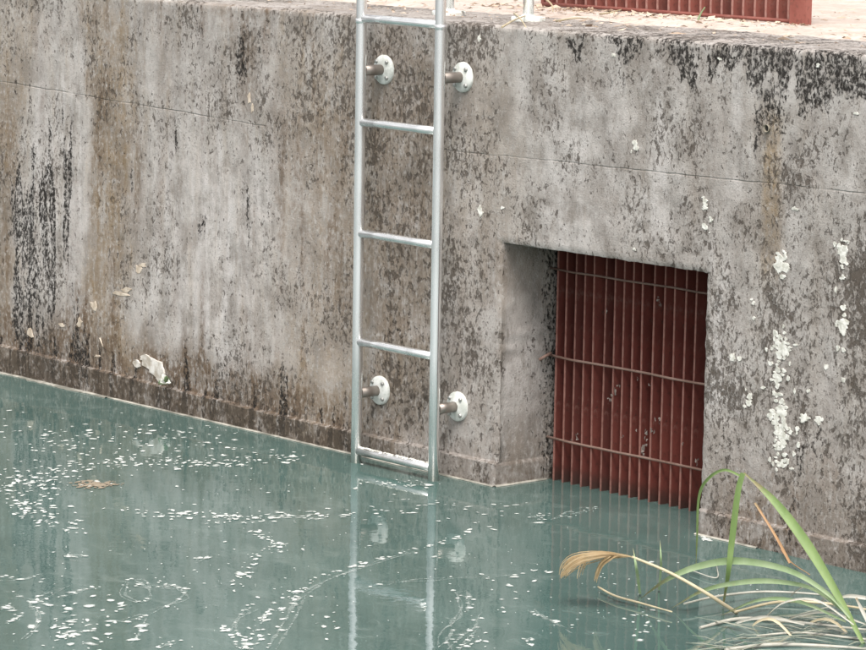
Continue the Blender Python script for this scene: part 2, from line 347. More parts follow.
    brown += left*0.9*np.clip(st1+0.05, 0, 1)+0.5*np.clip(-wob, 0, 1)*bar(u0, v0, 440, 1000, 20, 600, 30, 30)
    ochre += left*0.6*np.clip(-st2, 0, 1)
    pale = pale*np.clip(0.75+1.1*st1-0.5*st2, 0.1, 1.3)+0.3*np.clip(st2, 0, 1)
    low = np.clip(1-(z-lip_z(P[:, 0]))/0.17, 0, 1)*bar(u0, v0, -300, 345, 0, 700, 20, 40)
    brown += 1.1*low*np.clip(0.8+1.2*wob, 0, 1); black += 0.9*low*np.clip(0.35+1.4*st2, 0, 1); pale *= 1-0.9*low
    lowr = bar(u0, v0, 705, 1200, 430, 900, 20, 40); brown += 0.45*lowr*np.clip(0.5+1.5*wob, 0, 1); black += 0.45*lowr*np.clip(0.2+1.5*wob+st2, 0, 1); pale *= 1-0.5*lowr
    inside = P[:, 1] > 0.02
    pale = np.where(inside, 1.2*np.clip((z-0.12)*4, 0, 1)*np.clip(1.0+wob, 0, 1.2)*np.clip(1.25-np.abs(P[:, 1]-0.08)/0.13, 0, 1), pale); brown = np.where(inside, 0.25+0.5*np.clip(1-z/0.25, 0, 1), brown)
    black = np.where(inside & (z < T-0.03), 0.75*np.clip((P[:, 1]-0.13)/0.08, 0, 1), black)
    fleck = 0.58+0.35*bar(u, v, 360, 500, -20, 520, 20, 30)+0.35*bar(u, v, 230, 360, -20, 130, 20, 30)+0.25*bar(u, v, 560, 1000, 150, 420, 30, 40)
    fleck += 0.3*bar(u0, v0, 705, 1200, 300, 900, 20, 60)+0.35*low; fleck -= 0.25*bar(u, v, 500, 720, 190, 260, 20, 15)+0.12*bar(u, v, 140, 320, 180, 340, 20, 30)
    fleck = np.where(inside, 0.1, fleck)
    wet = np.clip(1-(z-lip_z(P[:, 0])+0.002)/0.004, 0, 1)*np.where(u < 380, 0.95, 0.25)+np.clip(1-z/0.03, 0, 1)*0.3
    top = P[:, 1] > 0.02
    deckish = (z > T-0.03)
    fleck = np.where(deckish & top, 0.9, fleck); pale = np.where(deckish & top, 0.55, pale); wet = np.where(deckish, 0, wet); black = np.where(deckish & top, 0.35*black+0.18, black); brown = np.where(deckish & top, 0.3, brown)
    cl = lambda a: np.clip(a, 0, 1.2)
    return cl(black), cl(brown), cl(pale), cl(ochre), cl(fleck), cl(wet)

def axis(pts, fine, lo, hi, step):
    a = list(np.arange(lo, hi+1e-6, step)); a += pts; a = sorted(set(round(x, 4) for x in a)); out = []
    for x in a:
        if out and x-out[-1] < step*0.2:
            if x in pts: out[-1] = x
            continue
        out.append(x)
    return out
xs = [-14, -11, -8, -6, -5, -4.2, -3.6]+axis([XL, XR], 1, -3.2, 3.6, 0.0125)+[4.2, 5, 6, 8, 11, 14]
zs = [-0.8, -0.3, -0.1]+axis([ZT, LIP-0.0035, LIP, LIP+0.004, LIP+0.0075], 1, -0.03, T-0.022, 0.0125)+[T-0.010, T-0.006]
V = []; idx = {}; FC = []
def vert(key, p):
    if key not in idx: idx[key] = len(V); V.append(p)
    return idx[key]
def rough_y(x, z):
    a = noise.noise((x*1.1, z*1.1, 3))*0.006+noise.noise((x*7, z*7, 9))*0.0022+noise.noise((x*31, z*24, 5))*0.0013+noise.noise((x*75, z*60, 8))*0.0007
    return a
def front(i, j):
    x, z = xs[i], zs[j]; y = rough_y(x, z)
    if z < LIP+0.001: y -= 0.012+0.002*noise.noise((x*12, 1, 1))  # low footing lip just above the water
    z += (float(lip_z(x))-LIP+0.0025*noise.noise((x*6, 1, 1)))*max(0, 1-abs(z-LIP)/0.12)
    if j == len(zs)-1: y += 0.002+0.004*abs(noise.noise((x*9, 2, 4)))+0.003*abs(noise.noise((x*40, 2, 4)))
    # broken arrises of the opening
    if (abs(x-XR) < 1e-4 or abs(x-XL) < 1e-4) and z <= ZT+1e-4: x += 0.0055*noise.noise((z*20, x, 6))+0.003*noise.noise((z*60, x, 2)); y += 0.005
    if abs(z-ZT) < 1e-4 and XL-1e-4 <= x <= XR+1e-4: z += 0.003*noise.noise((x*18, 7, 6))+0.002*noise.noise((x*55, 7, 1)); y += 0.004
    if abs(x-XR) < 0.02 and abs(z-ZT) < 1e-4 and x < XR+1e-4: z -= 0.012
    return (x, y, z)
iL, iR, jT = xs.index(round(XL, 4)), xs.index(round(XR, 4)), zs.index(round(ZT, 4))
for i in range(len(xs)-1):
    for j in range(len(zs)-1):
        if iL <= i < iR and j < jT: continue
        FC.append(tuple(vert(('f', a, b), front(a, b)) for a, b in ((i, j), (i+1, j), (i+1, j+1), (i, j+1))))
ys_top = [0.008, 0.013, 0.022, 0.04, 0.06, 0.085, 0.11, 0.14, 0.18, 0.22, 0.27, 0.33, 0.40, 0.48]
nt = len(zs)-1
for i in range(len(xs)-1):                                    # worn coping strip along the top
    for q in range(len(ys_top)):
        def tp(a, b):
            if b < 0: return vert(('f', a, nt), front(a, nt))
            x = xs[a]; y = ys_top[b]; n = noise.noise((x*9, y*9, 2))*0.003+noise.noise((x*40, y*40, 5))*0.0018
            return vert(('t', a, b), (x, y+(0.006*noise.noise((x*14, 0, 3)) if b < 2 else 0), T-(0.003 if b == 0 else 0.0)+n-0.002))
        FC.append((tp(i, q-1), tp(i+1, q-1), tp(i+1, q), tp(i, q)))
ys_in = [0.012, 0.03, 0.05, 0.08, 0.11, 0.14, 0.17, 0.20, 0.24, 0.30, 0.45, 0.65, 0.9]
for i_side, sgn in ((iL, 1), (iR, -1)):                       # jambs of the opening
    for j in range(jT):
        for q in range(len(ys_in)):
            def jb(b, c):
                if c < 0: return vert(('jf', i_side, b), front(i_side, b))
                z = zs[b]; y = ys_in[c]; xx = xs[i_side]+sgn*(rough_y(y*1.3+sgn*4, z)*1.2)
                if z < LIP: xx += sgn*0.004
                if sgn > 0: xx += 0.006*max(0, 1-abs(z-0.475-0.02*y)/0.010)+0.005*max(0, 1-abs(z-0.43+0.03*y)/0.008)
                return vert(('j', i_side, b, c), (xx, y, z))
            f = (jb(j, q-1), jb(j+1, q-1), jb(j+1, q), jb(j, q))
            FC.append(f if sgn > 0 else f[::-1])
def sf(a, c):
    if c < 0: return vert(('sf', a, jT), front(a, jT))
    if a == iL or a == iR: return vert(('j', a, jT, c), (xs[a], ys_in[c], ZT))
    return vert(('s', a, c), (xs[a], ys_in[c], ZT+rough_y(xs[a], ys_in[c]+3)))
for i in range(iL, iR):
    for q in range(len(ys_in)):
        FC.append((sf(i, q-1), sf(i, q), sf(i+1, q), sf(i+1, q-1)))
n = len(V); V += [(XL-0.02, 0.9, -0.8), (XR+0.02, 0.9, -0.8), (XR+0.02, 0.9, ZT+0.02), (XL-0.02, 0.9, ZT+0.02)]; FC.append((n, n+1, n+2, n+3))
me = bpy.data.meshes.new('concrete_wall'); me.from_pydata(V, [], FC); me.materials.append(CONC)
me.polygons.foreach_set('use_smooth', [True]*len(FC))
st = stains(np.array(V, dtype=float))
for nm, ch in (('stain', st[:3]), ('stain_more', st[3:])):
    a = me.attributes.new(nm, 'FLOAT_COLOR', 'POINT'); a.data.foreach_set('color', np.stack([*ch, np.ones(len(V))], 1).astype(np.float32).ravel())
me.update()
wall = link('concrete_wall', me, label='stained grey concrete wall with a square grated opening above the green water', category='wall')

def wall_patch(mb, u, v, ru, rv, h=0.0007, seg=11, jag=0.35):
    """irregular thin crust lying on the wall at photo pixel (u, v), radii in pixels"""
    c = on_y(u, v); rx, rz = ru/215, rv/325; a0 = random.random()*6
    if XL-0.03 < c.x < XR+0.01 and c.z < ZT+0.02: return
    e = random.uniform(0, .0004); Y = lambda x, z, k: rough_y(x, z)-0.0009-e-h*k
    vs = [(c.x, Y(c.x, c.z, 1), c.z)]
    jr = [1+random.uniform(-jag, jag) for _ in range(seg)]
    for ring, k in ((0.93, 1.0), (1.0, -1.5)):
        for i in range(seg):
            a = a0+2*math.pi*i/seg; r = ring*jr[i]; x, z = c.x+rx*r*math.cos(a), c.z+rz*r*math.sin(a)
            vs.append((x, Y(x, z, k), z))
    fs = [(0, 1+i, 1+(i+1) % seg) for i in range(seg)]+[(1+i, 1+seg+i, 1+seg+(i+1) % seg, 1+(i+1) % seg) for i in range(seg)]
    mb.add(vs, [f[::-1] for f in fs], False)
lm = MB()
for u, v, a, b in ((780, 259, 6, 5), (781, 267, 7, 6), (843, 250, 6, 6), (843, 258, 3.5, 6), (842, 266, 1.5, 2), (843, 278, 2, 2.2), (843, 308, 2.6, 3.2), (843, 327, 4, 6.5), (844, 322, 4, 3), (843, 350, 2, 2),
                   (732, 357, 2.8, 4), (749, 397, 2.6, 3.5), (748, 403, 3, 3), (803, 418, 4, 5), (818, 420, 3.4, 4), (769, 416, 2.6, 3), (705, 201, 2.6, 4), (705, 207, 2.6, 4), (711, 220, 1.9, 2.6), (705, 227, 2.8, 3.2),
                   (635, 143, 2.8, 3.4), (636, 148, 2.8, 3.2), (480, 209, 2.4, 4), (481, 214, 2, 4), (502, 208, 1.3, 1.6), (479, 39, 2.2, 3), (753, 303, 1.4, 2), (808, 391, 1.6, 2), (766, 349, 1.3, 2), (634, 249, 1.6, 1.4), (754, 318, 1.4, 2),
                   (614, 55, 1.4, 1.6), (720, 59, 1.3, 1.5), (818, 66, 1.3, 1.6), (857, 113, 1.2, 1.5), (797, 209, 3, 1), (846, 241, 3, 1)):
    wall_patch(lm, u, v, a*.8, b*.85, seg=15)
    for _ in range(int(1+a*.9)): wall_patch(lm, u+random.gauss(0, a*.75), v+random.gauss(0, b*.85), random.uniform(.5, 1+a*.28), random.uniform(.6, 1.2+b*.3), 0.0005, 9)
for cu, cv, su, sv, k in ((780, 343, 5, 9, 34), (783, 352, 4, 5, 12), (777, 375, 3, 8, 16), (780, 418, 6, 11, 44), (781, 438, 5, 9, 34), (778, 370, 4, 20, 10), (775, 400, 24, 30, 12), (782, 460, 9, 8, 16), (840, 300, 8, 40, 5)):
    for _ in range(int(k*1.25)): wall_patch(lm, random.gauss(cu, su*0.75), random.gauss(cv, sv*0.8), random.uniform(0.8, 2.4), random.uniform(1, 3), 0.0006, 8)
lm.build('lichen_patches', LICHEN, wall, kind='stuff')
sp = MB()
for u, v, a, b in ((62, 325, 4, 2), (80, 322, 3.5, 5), (94, 306, 4, 5.5), (120, 293, 10, 2.4), (127, 290, 6, 3), (139, 269, 4, 4.5), (143, 265, 5, 2.5), (98, 356, 3.5, 1.5), (250, 98, 2, 6), (253, 108, 1.5, 5), (31, 333, 4, 5)):
    wall_patch(sp, u, v, a, b, 0.0007, 9, jag=0.45)
for o_, a, b in (((100, 338), (103, 347), 1),):
    sp.tube([on_y(*o_, -0.006), on_y(*a, -0.006)], 0.003, 6)
sp.build('spalled_patches', SPALL, wall, kind='stuff')
lc = MB()
for u, v, a, b in ((151, 363, 12, 8), (158, 369, 11, 10), (138, 364, 5, 5), (161, 376, 7, 9), (147, 358, 8, 4)):
    wall_patch(lc, u, v, a, b, 0.004, 14, jag=0.22)
lc.build('lime_crust', LIME, wall)
h0 = on_y(769, 128); wh = MB(); wh.lathe((h0.x, -0.012, h0.z), (0, 1, 0), [(0.0, 0.012), (-0.002, 0.011), (0.004, 0.009), (0.012, 0.008)], 14)
wp = wh.build('weep_pipe', flat_mat('old pipe end', (0.26, 0.23, 0.18), (0.36, 0.33, 0.26), 60), wall)
wh = MB(); wh.lathe((h0.x, -0.006, h0.z), (0, -1, 0), [(0.0, 0.0085), (0.0006, 0.008)], 14); wh.build('bore_shade_disc', DARK, wp)  # flat dark disc painted as the shade of the bore; the pipe is shallow

# ------------------------------------------------------------ deck behind the wall top
m = MB(); gx = [-60, -20, -8]+list(np.arange(-4, 5.01, 0.1))+[8, 20, 60]; gy = list(np.arange(0.44, 3.01, 0.08))+[6, 15, 60]
vs = [(x, y+(0.02*noise.noise((x*5, 3, 3)) if b == 0 else 0), T+0.004+0.006*noise.noise((x*2, y*2, 1))+0.004*min(1, (y-0.44)*3)-(0.012 if b == 0 else 0)) for b, y in enumerate(gy) for x in gx]
nx = len(gx); m.add(vs, [(j*nx+i, j*nx+i+1, (j+1)*nx+i+1, (j+1)*nx+i) for j in range(len(gy)-1) for i in range(nx-1)], True)
m.build('deck', DECK, kind='structure')

# ------------------------------------------------------------ ladder
LW, LD = 0.3838, 0.098
lad = thing('ladder', 'galvanised tube ladder bolted to the concrete wall and dipping into the water', 'ladder', (LW/2, -LD, -0.3))
FOOT_Y, HT = 0.27, T+0.92
def rail_path(x):
    pts = [(x, -LD, -0.3), (x, -LD, 0.4), (x, -LD, 1.0), (x, -LD, HT-0.18)]; yc = (FOOT_Y-LD)/2; R = (FOOT_Y+LD)/2
    for k in range(1, 18):
        a = math.pi*k/18; pts.append((x, yc-R*math.cos(a), HT-0.18+R*math.sin(a)))
    return pts+[(x, FOOT_Y, HT-0.18), (x, FOOT_Y, T+0.02)]
for x in (0, LW):
    r_ = MB().tube(rail_path(x), 0.0172, 20).build('rail', STEEL, lad)
    MB().lathe((x, FOOT_Y, T-0.002), (0, 0, 1), [(0, 0.055), (0.012, 0.055), (0.014, 0.052), (0.015, 0.024), (0.022, 0.018)], 20).build('base_plate', FLANGE, r_)
    MB().lathe((x, -LD, T-0.02), (0, 0, 1), [(0, 0.0174), (0.002, 0.0192), (0.014, 0.0192), (0.016, 0.0174)], 20).build('weld_collar', STEEL, r_)
for z in (1.437, 1.1065, 0.749, 0.397, 0.040):
    rg = MB().tube([(0.012, -LD, z), (LW*0.35, -LD, z+0.001), (LW*0.7, -LD, z), (LW-0.012, -LD, z)], 0.0135, 16).build('rung', STEEL, lad)
    if z < 0.1:
        wm = MB()
        for i in range(26):
            xx = 0.02+i*0.0138; wm.lathe((xx, -LD+random.uniform(-.004, .004), z+0.0095), (random.uniform(-.2, .2), 0, 1), [(0, random.uniform(.008, .011)), (0.004, 0.007), (0.006, 0.002)], 7)
        wm.build('lime_deposit', LICHEN, rg)
for x in (0, LW):
    for z in (1.2715, 0.2285):
        stf = MB().tube([(x, -LD+0.012, z), (x, -0.05, z), (x, 0.004, z)], 0.0172, 16).build('standoff', STEEL2, lad)
        MB().lathe((x, 0.006, z), (0, -1, 0), [(0, 0.0475), (0.011, 0.0475), (0.015, 0.044), (0.018, 0.030), (0.022, 0.022)], 28).build('flange', FLANGE, stf)
        for a in range(4):
            an = math.pi/4+a*math.pi/2
            MB().lathe((x+0.036*math.cos(an), -0.010, z+0.036*math.sin(an)), (0, -1, 0), [(0, 0.0062), (0.006, 0.0062), (0.007, 0.004)], 6).build('bolt', BOLT, stf)

# ------------------------------------------------------------ grate in the opening
rack = thing('trash_rack', 'dark red grate of upright flat bars set back in the wall opening', 'grate', ((XL+XR)/2, RACK_Y, 0))
pitch = 0.0434; x = 0.607; k = 0
proto = MB().box((-0.0035, 0, -0.3), (0.0035, 0.068, ZT-0.004)).build('flat_bar', RED, rack)
pm = proto.data; bpy.data.objects.remove(proto)
while x < 1.222:
    o = link('flat_bar', pm); o.location = (x+random.uniform(-.002, .002), RACK_Y+random.uniform(-.002, .002), 0)
    o.rotation_euler = (random.uniform(-.006, .006), random.uniform(-.006, .006), random.uniform(-.12, .12)); o.parent = rack; o.matrix_parent_inverse = rack.matrix_world.inverted()
    x += pitch; k += 1
for z, r in ((0.675, 0.0035), (0.399, 0.0040), (0.136, 0.0042)):
    MB().tube([(XL+0.004, RACK_Y-0.004, z+0.002)]+[(XL+(XR-XL)*t/8, RACK_Y-0.006, z+random.uniform(-.002, .002)) for t in range(1, 8)]+[(XR-0.004, RACK_Y-0.005, z)], r, 8).build('tie_rod', ROD, rack)
MB().tube([on_y(539, 360, 0.155), on_y(545, 356.5, 0.17), on_y(551, 353, RACK_Y-0.015)], 0.0055, 8).build('rebar_stub', ROD, rack)
# debris caught between the bars
db = MB()
for u, v, rr in ((606, 312, 2.2), (611, 397, 3), (615, 391, 3.5), (609, 402, 3), (618, 386, 2), (621, 437, 2.4), (645, 437, 4), (650, 430, 4), (643, 447, 3), (655, 421, 3.5), (635, 431, 1.5), (575, 436, 3), (570, 441, 2), (659, 305, 2), (657, 300, 2), (694, 459, 3.2), (637, 379, 2), (649, 386, 2), (682, 445, 1.5), (642, 452, 2.5)):
    c = on_y(u, v, RACK_Y-0.004)
    for _ in range(4):
        e = Vector((random.gauss(0, rr/600), random.uniform(0, .01), random.gauss(0, rr/500))); s_ = rr/330*random.uniform(.35, .8)
        vs = [c+e+Vector((random.uniform(-s_, s_), random.uniform(-.003, .003), random.uniform(-s_*1.5, s_*1.5))) for _ in range(5)]
        db.add(vs, [(0, 1, 2), (2, 3, 4), (0, 2, 4), (1, 3, 4)])
db.build('caught_debris', flat_mat('grey caught debris', (0.20, 0.16, 0.14), (0.32, 0.27, 0.24), 50), rack, kind='stuff')

# ------------------------------------------------------------ spare grate panel standing on the deck
PY = 0.80; PX0 = on_y(544, 7, PY).x; PX1 = on_y(789, 28, PY-0.022).x
pan = thing('grate_panel', 'rusty red grate panel standing upright on the deck above the opening', 'grate', ((PX0+PX1)/2, PY, T))
pb = MB().box((-0.004, 0, T+0.012), (0.004, 0.065, T+0.86)).build('flat_bar', REDDK, pan); pm2 = pb.data; bpy.data.objects.remove(pb)
x = PX0+0.012
while x < PX1-0.015:
    o = link('flat_bar', pm2); o.location = (x+random.uniform(-.002, .002), PY+random.uniform(-.002, .002), 0); o.rotation_euler = (0, 0, random.uniform(-.05, .05))
    o.parent = pan; o.matrix_parent_inverse = pan.matrix_world.inverted(); x += 0.0485
for z in (T+0.018, T+0.45, T+0.84):
    MB().tube([(PX0, PY-0.006, z), (0.3, PY-0.007, z+.001), (PX1, PY-0.006, z)], 0.006, 8).build('tie_rod', REDDK, pan)
ep = MB().box((PX1, PY-0.022, T), (PX1+0.068, PY+0.006, T+0.9)); ep.build('end_post', REDDK, pan)
MB().box((PX0-0.012, PY-0.004, T), (PX0, PY+0.075, T+0.88)).build('end_bar', REDDK, pan)

# ------------------------------------------------------------ litter on the deck
lt = MB()
def litter(n, ygen, x0=-2.5, x1=2.6):
    for _ in range(n):
        x = random.uniform(x0, x1); y = ygen(); z = T+0.006+random.uniform(0, .007); L = random.choice((1, 1, 1, 2))*random.uniform(.004, .015); W_ = L*random.uniform(.2, .6); a = random.uniform(0, 6.3); c, s_ = math.cos(a), math.sin(a)
        t1, t2 = random.uniform(-.3, .6)*L, random.uniform(-.3, .5)*L
        vs = [(x-L*c, y-L*s_, z), (x-W_*s_, y+W_*c, z+max(t1, 0)*.6+.002), (x+L*c, y+L*s_, z+max(t2, 0)), (x+W_*s_, y-W_*c, z+.001)]
        lt.add(vs, [(0, 3, 2, 1)])
litter(900, lambda: random.uniform(0.3, 1.6)); litter(260, lambda: abs(random.gauss(0, .16))+0.05); litter(420, lambda: PY-0.02-abs(random.gauss(0, .09)), PX0-.2, PX1+.1)
lt.build('leaf_litter', LITTER, kind='stuff', label='dry leaves and crumbs scattered over the deck', category='litter')
tw = (((502, 27), (514, 20), (529, 14), 'pale straw crossing the wall edge right of the ladder'), ((514, 13), (520, 18), (526, 27), 'thin bent twig beside the ladder foot on the deck'),
      ((545, 1), (552, 7), (553, 12), 'pale curled leaf strip at the left end of the deck grate'), ((697, 22), (701, 13), (705, 7), 'green grass blade sprouting before the deck grate'),
      ((600, 14), (612, 12), (626, 8), 'straw twig lying along the foot of the deck grate'), ((556, 21), (575, 18), (592, 19), 'pale stalk lying on the deck in front of the grate'))
for i, (a, b, c, lab) in enumerate(tw):
    P = [on_z(*a, T+0.012), on_z(*b, T+0.025), on_z(*c, T+0.012)]
    if i in (3,): q0 = on_z(697, 22, T+0.003); P = [q0, at_depth(701, 13, depth_of(q0)), at_depth(705, 7, depth_of(q0)-.01)]
    if i == 2: q0 = on_z(553, 12, T+0.006); P = [at_depth(545, -2, depth_of(q0)), at_depth(552, 5, depth_of(q0)), q0]
    mt = GREEN2 if i == 3 else STRAW
    pts = smooth_curve(P, 9); o = MB().tube(pts, [0.0035*(1-0.5*t/8) for t in range(9)], 6).build(('grass_blade' if i == 3 else 'twig'), mt)
    o['label'] = lab; o['category'] = 'grass' if i == 3 else 'twig'

# ------------------------------------------------------------ small plant rooted in the wall
pl = on_y(172, 383); tuft = thing('wall_plant', 'tiny pale leafy plant rooted in the wall under the lime crust', 'plant', (pl.x, 0, pl.z))
for i in range(9):
    a = random.uniform(-0.3, 3.4); L = random.uniform(.018, .045)
    p0 = Vector((pl.x, -0.008, pl.z)); p2 = p0+Vector((math.cos(a)*L, -random.uniform(.01, .03), math.sin(a)*L*0.8)); p1 = (p0+p2)/2+Vector((0, -.012, .008))
    MB().ribbon(smooth_curve([p0, p1, p2], 6), [.006, .014, .018, .016, .010, .002]).build('leaf', GREEN2 if i % 2 else LICHEN, tuft)

# ------------------------------------------------------------ reeds at lower right
def wp_(u, v): return on_z(u, v, 0.004)
root = wp_(862, 642); DR = depth_of(root)
reed = thing('reed_clump', 'green reed clump with arching blades and a drooping tan plume at lower right', 'reed', root)
def blade(cps, wmax, mat, name='blade', n=22, twist=0.0, fold=0.5, base=0.5, tip=0.03, peak=0.35):
    """cps: (u, v, depth offset from root) or (u, v, 'w') for a point on the water"""
    P = [wp_(u, v) if d == 'w' else at_depth(u, v, DR+d) for u, v, d in cps]; pts = smooth_curve(P, n); W_ = []
    for i in range(n):
        t = i/(n-1); W_.append(wmax*(base+(1-base)*min(1, t/peak) if t < peak else max(tip, 1-((t-peak)/(1-peak))**2.2)))
    return MB().ribbon(pts, W_, fold=fold, twist=twist).build(name, mat, reed)
blade([(864, 645, 0), (838, 596, .05), (806, 543, .10), (775, 502, .14), (744, 473, .17)], 0.026, GREEN, base=.35, tip=.2, peak=.45)
blade([(743, 473, .17), (738, 492, .18), (732, 540, .20), (728, 575, .22), (723, 606, 'w')], 0.0165, GREEN, base=.8, tip=.35, peak=.4)
blade([(741, 476, .18), (724, 470, .22), (708, 479, .26), (699, 497, .30), (697, 540, .36), (696, 566, .40)], 0.008, GREEN, base=.7, tip=.2, n=30)
blade([(850, 618, .02), (828, 594, .06), (790, 571, .12), (740, 561, .20), (700, 566, .25), (668, 579, .28), (640, 599, 'w')], 0.019, GREEN2, n=30, base=.3, peak=.5)
blade([(848, 615, .03), (815, 590, .1), (780, 582, .15), (745, 582, .2), (705, 590, .27), (672, 608, 'w')], 0.014, GREEN2, n=26, base=.4, peak=.5)
blade([(846, 622, .04), (800, 602, .1), (760, 600, .16), (720, 616, 'w')], 0.010, GREEN2, n=18, base=.4)
blade([(640, 594, 'w'), (637, 572, .30), (633, 548, .31)], 0.008, GREEN2, n=12, base=.8)
blade([(659, 590, 'w'), (661, 565, .28), (660, 540, .29)], 0.006, GREEN2, n=12, base=.8)
# seed stalk with drooping plume
P = [wp_(737, 613)]+[at_depth(u, v, DR+d) for u, v, d in ((704, 592, .24), (668, 572, .27), (632, 557, .30))]
st_ = MB().tube(smooth_curve(P, 18), [0.0055-0.0018*i/17 for i in range(18)], 8).build('seed_stalk', STRAW, reed)
pm_ = MB()
for i in range(95):
    k = random.random(); du, dv = random.gauss(0, 1.3), random.gauss(0, 1.3); o_ = random.uniform(-.05, .05)
    s0 = (632-20*k, 557-3*math.sin(k*2), .30+o_*.3)
    br = random.choice((0, 0, 0, 1, 2))
    if br == 0: cp = [s0, (606+du, 555+dv, .31+o_), (580+du*2, 560+dv*2, .32+o_), (566+du*2, 570+dv*2, .33+o_), (562+du*2, 579+abs(dv), .33+o_)]
    elif br == 1: cp = [s0, (600+du, 556+dv, .31+o_), (586+du, 562+dv, .32+o_), (581+du, 574+dv, .33+o_), (580+du, 583+dv, .33+o_)]
    else: cp = [s0, (610+du, 557+dv, .31+o_), (601+du, 564+dv, .32+o_), (596+du, 575+dv, .33+o_), (594+du, 584+dv, .33+o_)]
    L = random.uniform(.7, 1.0); q = smooth_curve([at_depth(u, v, DR+d) for u, v, d in cp], 12); q = q[:max(5, int(12*L))]
    pm_.ribbon(q, [0.0030*(1-.6*j/len(q)) for j in range(len(q))], fold=.2)
pm_.build('plume', TAN, st_)
blade([(790, 563, .12), (775, 535, .13), (755, 503, .15)], 0.007, ORANGE, name='dry_stalk', n=10, base=1, tip=.8)
blade([(866, 598, .05), (850, 596, .06), (838, 598, .07)], 0.010, GREYSTRAW, name='dry_blade', n=8, base=1, tip=.6)
blade([(868, 622, .04), (862, 610, .05), (856, 598, .05)], 0.010, GREYSTRAW, name='dry_blade', n=8, base=1, tip=.6)
for i in range(8):                                            # thin dry and yellowing blades round the base
    u1, v1 = random.uniform(770, 866), random.uniform(588, 640); du_, dv_ = random.uniform(-90, -20), random.uniform(-34, 14); db_ = random.uniform(0, .12)
    blade([(u1+8, v1+6, db_), (u1+du_*.35, v1+dv_*.7, db_+.05), (u1+du_*.75, v1+dv_*.8+4, db_+.1), (u1+du_, max(v1+dv_+14, v1-2), db_+.13)], random.uniform(.004, .009), random.choice((STRAW, GREYSTRAW, GREYSTRAW, GREEN2, TAN)), name='dry_blade', n=12, base=.5, twist=random.uniform(-1, 1))
# dead stems afloat in front of the clump
def floater(pts, wd, mat, label, lift=0.002, name='dead_reed_stem', wob=0.004):
    P = [on_z(u, v, lift+random.uniform(0, wob)) for u, v in pts]; n_ = 16; q = smooth_curve(P, n_)
    o = MB().tube(q, [0.6*wd*(0.6+0.4*math.sin(math.pi*min(1, (i+2)/n_))) for i in range(n_)], 7).build(name, mat)
    o['label'] = label; o['category'] = 'stem'; o['group'] = 'dead stems floating by the reeds'
floater([(598, 587), (615, 596), (640, 603), (672, 612)], .0055, STRAW, 'short curled straw-brown dead leaf afloat beside the tan plume', .012)
floater([(684, 604), (715, 597), (760, 592), (812, 594), (838, 598)], .006, GREYSTRAW, 'thin pale dead stem at the back of the floating reed mat', .02)
floater([(700, 628), (740, 619), (790, 622), (866, 630)], .009, GREYSTRAW, 'thick bleached stem across the middle of the floating reed mat')
floater([(725, 650), (770, 645), (820, 646), (880, 650)], .009, GREYSTRAW, 'bleached stem along the bottom edge of the floating reed mat')
floater([(735, 612), (780, 602), (830, 604), (880, 612)], .007, STRAW, 'straw-coloured stem under the arching green blades', .016)
floater([(757, 636), (800, 633), (850, 638), (880, 641)], .006, GREYSTRAW, 'slim grey stem between the two thickest floating stems')
floater([(765, 522), (787, 558), (810, 575)], .003, ORANGE, 'fine brown twig slanting up against the wall behind the reeds', .01)
floater([(690, 570), (716, 578), (717, 566)], .003, GREYSTRAW, 'fine broken stem floating left of the upright green blade', .008)
mat_ = MB()
for _ in range(70):
    u = random.uniform(700, 890); v = random.uniform(596, 655); a = random.gauss(0.03, .16); L = random.uniform(14, 70)
    if v < 628-(u-700)*0.16: continue
    p, q = on_z(u-L/2, v-a*L/2, .003+random.uniform(0, .012)), on_z(u+L/2, v+a*L/2, .003+random.uniform(0, .012))
    mat_.ribbon([p, (p+q)/2+Vector((0, 0, .004)), q], [.002, random.uniform(.004, .012), .001], side=(0, 0, 1), fold=.2)
mat_.build('floating_dead_leaves', leaf_mat('waterlogged leaf', (0.20, 0.22, 0.17), (0.34, 0.34, 0.28), .1), kind='stuff', label='grey mat of dead reed leaves floating round the clump', category='leaves')

# ------------------------------------------------------------ foam on the water
fm = MB(); fz = [0.0025]
def fleck(p, r, el=1.0, ang=None, mb=None):
    a0 = random.uniform(0, 6.3) if ang is None else ang; seg = random.choice((6, 7, 8)); r *= 1.02*math.exp(random.gauss(0, .28)); vs = [(p.x, p.y, 0.0024+random.uniform(0, .0008))]
    c, s_ = math.cos(a0), math.sin(a0)
    for i in range(seg):
        a = 2*math.pi*i/seg; rr = r*random.uniform(.65, 1.2); x, y = rr*math.cos(a)*el, rr*math.sin(a); vs.append((p.x+x*c-y*s_, p.y+x*s_+y*c, 0.0016))
    (mb or fm).add(vs, [(0, 1+i, 1+(i+1) % seg) for i in range(seg)], True)
    if mb is None: k_ = random.choice((.45, .7, 1, 1, 1.2)); fm.al += [k_]+[0.0]*seg
RA = math.atan2(RT.y, RT.x)
def ok(p): return p.y < -0.02
def cloud(n, cu, cv, su, sv, r=(.008, .019), el=(.35, .8), tilt=0.0):
    for _ in range(n):
        du, dv = random.gauss(0, su), random.gauss(0, sv); p = on_z(cu+du, cv+dv+du*tilt)
        if ok(p): fleck(p, random.uniform(*r), random.uniform(*el), RA+random.gauss(0, .5))
def trail(n, pts, spread=2.0, r=(.008, .018), el=(.35, .8)):
    q = smooth_curve([(u, v, 0) for u, v in pts], 80)
    for _ in range(n):
        t = random.choice(q); p = on_z(t.x+random.gauss(0, spread*1.6), t.y+random.gauss(0, spread))
        if ok(p): fleck(p, random.uniform(*r), random.uniform(*el), RA+random.gauss(0, .5))
trail(150, [(0, 486), (40, 478), (80, 468), (130, 463), (190, 465), (255, 461), (300, 456)], 3.0)
trail(110, [(15, 470), (10, 490), (25, 505), (40, 516), (75, 528)], 6)
